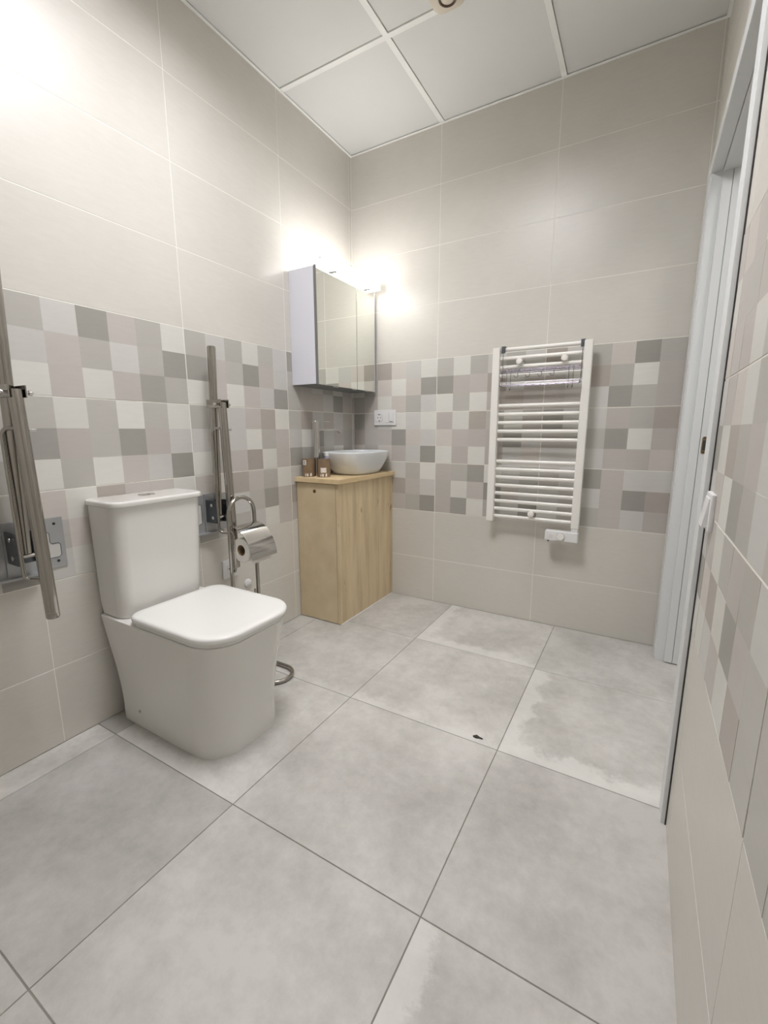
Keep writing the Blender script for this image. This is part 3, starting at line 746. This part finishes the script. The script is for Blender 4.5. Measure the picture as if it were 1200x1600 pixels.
# ---------------------------------------------------------------- mirror cabinet and strip lamp
mc = empty('mirror_cabinet', (0.09, -0.31, 1.30), 'white mirror-fronted wall cabinet hanging in the corner over the basin', 'mirror cabinet')
bm = bmesh.new(); box(bm, 0.001, 0.160, -0.585, -0.032, 1.302, 1.866, 0.0008); obj('body', bm, M['cabinet'], mc)
bm = bmesh.new(); box(bm, 0.160, 0.1625, -0.583, -0.034, 1.304, 1.864); obj('door_gap', bm, M['shadow_gap'], mc, smooth=False)
for a, b_ in ((-0.585, -0.2315), (-0.2285, -0.038)):
    bm = bmesh.new(); box(bm, 0.1625, 0.1775, a, b_, 1.299, 1.868, 0.0006); d_ = obj('door', bm, M['cabinet_edge'], mc)
    bm = bmesh.new(); box(bm, 0.1776, 0.1806, a, b_, 1.299, 1.868, 0.0006); obj('mirror', bm, M['mirror'], d_)
bm = bmesh.new(); box(bm, 0.1625, 0.1806, -0.0365, -0.031, 1.299, 1.868, 0.0008); obj('edge_strip', bm, M['cabinet'], mc)
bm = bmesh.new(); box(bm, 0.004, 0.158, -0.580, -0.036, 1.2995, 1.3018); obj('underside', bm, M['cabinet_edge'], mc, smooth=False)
for y in (-0.43, -0.25, -0.12): boxo('finger_pull', M['satin'], mc, 0.166, 0.178, y - 0.018, y + 0.018, 1.294, 1.2988, bev=0.001)
lamp = empty('mirror_lamp', (0.2, -0.3, 1.87), 'glowing white strip lamp fixed along the top of the mirror cabinet', 'lamp')
LX0, LX1, LY0, LY1, LZ0, LZ1 = 0.170, 0.228, -0.575, -0.045, 1.873, 1.918
bm = bmesh.new(); box(bm, LX0, LX1, LY0 + 0.006, LY1 - 0.006, LZ0, LZ1, 0.010, 4); obj('diffuser', bm, M['glow'], lamp)
for y0_, y1_ in ((LY0, LY0 + 0.006), (LY1 - 0.006, LY1)):
    bm = bmesh.new(); box(bm, LX0 + 0.0005, LX1 - 0.0005, y0_, y1_, LZ0 + 0.0005, LZ1 - 0.0005, 0.0025); ep = obj('end_cap', bm, M['end_glow'], lamp)
bm = bmesh.new(); lathe(bm, [(0.004, 0.0), (0.004, -0.002), (0.001, -0.003)], ((LX0 + LX1) / 2, LY0, 1.897), 'Y', 12); obj('screw', bm, M['satin'], lamp)
for y in (-0.45, -0.12): boxo('bracket', M['satin'], lamp, 0.150, 0.205, y - 0.014, y + 0.014, 1.8665, 1.873, bev=0.001)

# ---------------------------------------------------------------- switch and socket plate on the back wall
pl = empty('socket_and_switch', (0.235, 0, 1.142), 'white double plate with socket and switch on the back wall below the mirror cabinet', 'socket')
bm = bmesh.new(); box(bm, 0.158, 0.314, -0.010, 0.0, 1.096, 1.190, 0.003); cp = obj('cover_plate', bm, M['plastic'], pl)
bm = bmesh.new(); lathe(bm, [(0.024, -0.0105), (0.0255, -0.0105), (0.0255, -0.013), (0.0235, -0.013), (0.0215, -0.0102)], (0.197, 0, 1.143), 'Y', 28); obj('socket_ring', bm, M['plastic'], cp)
for dx in (-0.0095, 0.0095):
    bm = bmesh.new(); lathe(bm, [(0.0032, -0.0100), (0.0032, -0.0116), (0.0005, -0.0116)], (0.197 + dx, 0, 1.143), 'Y', 12); obj('contact_hole', bm, M['cabinet_edge'], cp)
for dz in (-0.018, 0.018): boxo('earth_clip', M['cabinet_edge'], cp, 0.192, 0.202, -0.013, -0.010, 1.143 + dz - 0.002, 1.143 + dz + 0.002)
bm = bmesh.new(); box(bm, 0.240, 0.268, -0.0145, -0.010, 1.115, 1.172, 0.001); obj('switch_rocker', bm, M['plastic'], cp)
bm = bmesh.new(); box(bm, 0.2695, 0.3, -0.0145, -0.010, 1.115, 1.172, 0.001); rk = obj('switch_rocker', bm, M['plastic'], cp)
bm = bmesh.new(); box(bm, 0.272, 0.296, -0.0150, -0.0146, 1.1175, 1.1215); obj('indicator_window', bm, M['cabinet_edge'], rk, smooth=False)

# ---------------------------------------------------------------- towel radiator
rad = empty('towel_radiator', (1.17, 0, 0.57), 'white ladder towel radiator with eighteen bars hung on the chequered back wall', 'radiator')
for x0, x1 in ((0.930, 0.968), (1.367, 1.405)):
    bm = bmesh.new(); box(bm, x0, x1, -0.090, -0.055, 0.572, 1.482, 0.004, 3); obj('post', bm, M['radiator'], rad)
BZ = [1.472, 1.428, 1.384, 1.342, 1.300, 1.190, 1.146, 1.102, 1.058, 1.014, 0.899, 0.857, 0.814, 0.770, 0.727, 0.684, 0.642, 0.600]
for z in BZ:
    bm = bmesh.new(); lathe(bm, [(0.0098, 0.966), (0.0098, 1.369)], (0, -0.066, z), 'X', 18)
    bmesh.ops.scale(bm, verts=bm.verts, vec=(1, 0.8, 1), space=Matrix.Translation((0, 0.066, 0)))
    obj('bar', bm, M['radiator'], rad)
for x, z in ((1.068, 1.407), (1.283, 1.407), (1.168, 0.628)):
    bm = bmesh.new(); lathe(bm, [(0.008, -0.001), (0.008, -0.078), (0.016, -0.079), (0.0165, -0.088), (0.013, -0.094), (0.001, -0.096)], (x, 0, z), 'Y', 24); obj('wall_fixing', bm, M['radiator'], rad)
bm = bmesh.new(); box(bm, 1.247, 1.405, -0.098, -0.052, 0.503, 0.553, 0.004, 3)
box(bm, 1.370, 1.402, -0.088, -0.057, 0.550, 0.575, 0.002); th = obj('thermostat', bm, M['plastic'], rad)
bm = bmesh.new(); lathe(bm, [(0.018, -0.098), (0.018, -0.108), (0.016, -0.111), (0.001, -0.111)], (1.325, 0, 0.528), 'Y', 28); obj('dial', bm, M['radiator'], th)
bm = bmesh.new(); lathe(bm, [(0.019, -0.0982), (0.0195, -0.0990), (0.019, -0.0995)], (1.325, 0, 0.528), 'Y', 28); obj('dial_ring', bm, M['cabinet_edge'], th)
bm = bmesh.new(); lathe(bm, [(0.009, -0.0978), (0.009, -0.1005), (0.001, -0.1005)], (1.278, 0, 0.528), 'Y', 20); obj('button', bm, M['label'], th)
bm = bmesh.new(); tube(bm, [(1.262, -0.075, 0.503), (1.262, -0.075, 0.492)], 0.004, 10); obj('cable_gland', bm, M['darksteel'], th)

# ---------------------------------------------------------------- wire drying rack hung on the top bar
rk_ = empty('drying_rack', (1.17, -0.09, 1.38), 'chrome wire hook rack hanging from the top bar of the towel radiator', 'rack')
XA, XB = 0.984, 1.361
for i_, x in enumerate((XA, XB)):
    bm = bmesh.new(); box(bm, x - 0.010, x + 0.010, -0.082, -0.052, 1.484, 1.487, 0.001); box(bm, x - 0.010, x + 0.010, -0.0835, -0.080, 1.452, 1.487, 0.001)
    obj('clip', bm, M['darksteel'], rk_)
    bm = bmesh.new(); tube(bm, round_path([(x, -0.0850, 1.470), (x, -0.0850, 1.292), (x, -0.125, 1.284), (x, -0.125, 1.300)], 0.006), 0.0016, 8); obj('side_wire', bm, M['wire'], rk_)
for yy, z in ((-0.0865, 1.368), (-0.094, 1.361), (-0.1, 1.352)):
    bm = bmesh.new(); tube(bm, [(XA, yy, z), (XB, yy, z)], 0.0017, 8); obj('rail', bm, M['wire'], rk_)
for yy, z in ((-0.0865, 1.293), (-0.105, 1.286), (-0.125, 1.300), (-0.125, 1.288)):
    bm = bmesh.new(); tube(bm, [(XA, yy, z), (XB, yy, z)], 0.0015, 8); obj('shelf_wire', bm, M['wire'], rk_)
for k in range(4):
    x = XA + 0.075 + k * 0.058
    bm = bmesh.new(); tube(bm, [(x + 0.012, -0.0875, 1.366), (x + 0.012, -0.1, 1.352)] + arc((x, -0.103, 1.337), (1, 0, 0), (0, 0, 1), 0.010, 0.8, -math.pi * 1.1, 14) , 0.0014, 8); obj('hook', bm, M['wire'], rk_)
for x in (XA + 0.028, XA + 0.048, XB - 0.052, XB - 0.032):
    bm = bmesh.new(); tube(bm, round_path([(x, -0.094, 1.372), (x, -0.102, 1.35), (x, -0.102, 1.272), (x, -0.112, 1.262), (x, -0.122, 1.272)], 0.005), 0.0014, 8); obj('hook', bm, M['wire'], rk_)
for k in range(7):
    x = XA + 0.09 + k * 0.036
    bm = bmesh.new(); tube(bm, round_path([(x, -0.0865, 1.293), (x, -0.105, 1.286), (x, -0.125, 1.288)], 0.004), 0.0013, 6); obj('cross_wire', bm, M['wire'], rk_)

# ---------------------------------------------------------------- light switch by the door
sw = empty('light_switch', (W, -1.245, 0.885), 'white rocker light switch on the tiled wall just beside the door casing', 'switch')
bm = bmesh.new(); box(bm, W - 0.010, W, -1.287, -1.205, 0.842, 0.925, 0.003); wp = obj('cover_plate', bm, M['plastic'], sw)
bm = bmesh.new()
vs = [(W - 0.010, -1.276, 0.852), (W - 0.010, -1.216, 0.852), (W - 0.010, -1.216, 0.915), (W - 0.010, -1.276, 0.915), (W - 0.0205, -1.276, 0.852), (W - 0.0205, -1.216, 0.852), (W - 0.012, -1.216, 0.915), (W - 0.012, -1.276, 0.915)]
bv = [bm.verts.new(v) for v in vs]
for f in ((0, 1, 2, 3), (4, 5, 6, 7), (0, 1, 5, 4), (1, 2, 6, 5), (2, 3, 7, 6), (3, 0, 4, 7)): bm.faces.new([bv[i] for i in f])
obj('switch_rocker', bm, M['plastic'], wp, smooth=False)

# ---------------------------------------------------------------- scrap on the floor
bm = bmesh.new()
pts = [(-0.018, 0.002), (-0.006, 0.008), (0.008, 0.006), (0.020, 0.000), (0.006, -0.002), (-0.004, -0.006), (-0.014, -0.004)]
lo = [bm.verts.new((1.236 + a, -1.090 + b_, 0.0004)) for a, b_ in pts]; hi = [bm.verts.new((1.236 + a * .9, -1.090 + b_ * .9, 0.0030 + 0.003 * (i % 2))) for i, (a, b_) in enumerate(pts)]
bm.faces.new(lo[::-1]); bm.faces.new(hi)
for k in range(len(pts)): bm.faces.new((lo[k], lo[(k + 1) % len(pts)], hi[(k + 1) % len(pts)], hi[k]))
tag(obj('debris_scrap', bm, M['debris'], smooth=False), 'tiny dark scrap lying on the grey floor tiles in mid-room', 'debris')
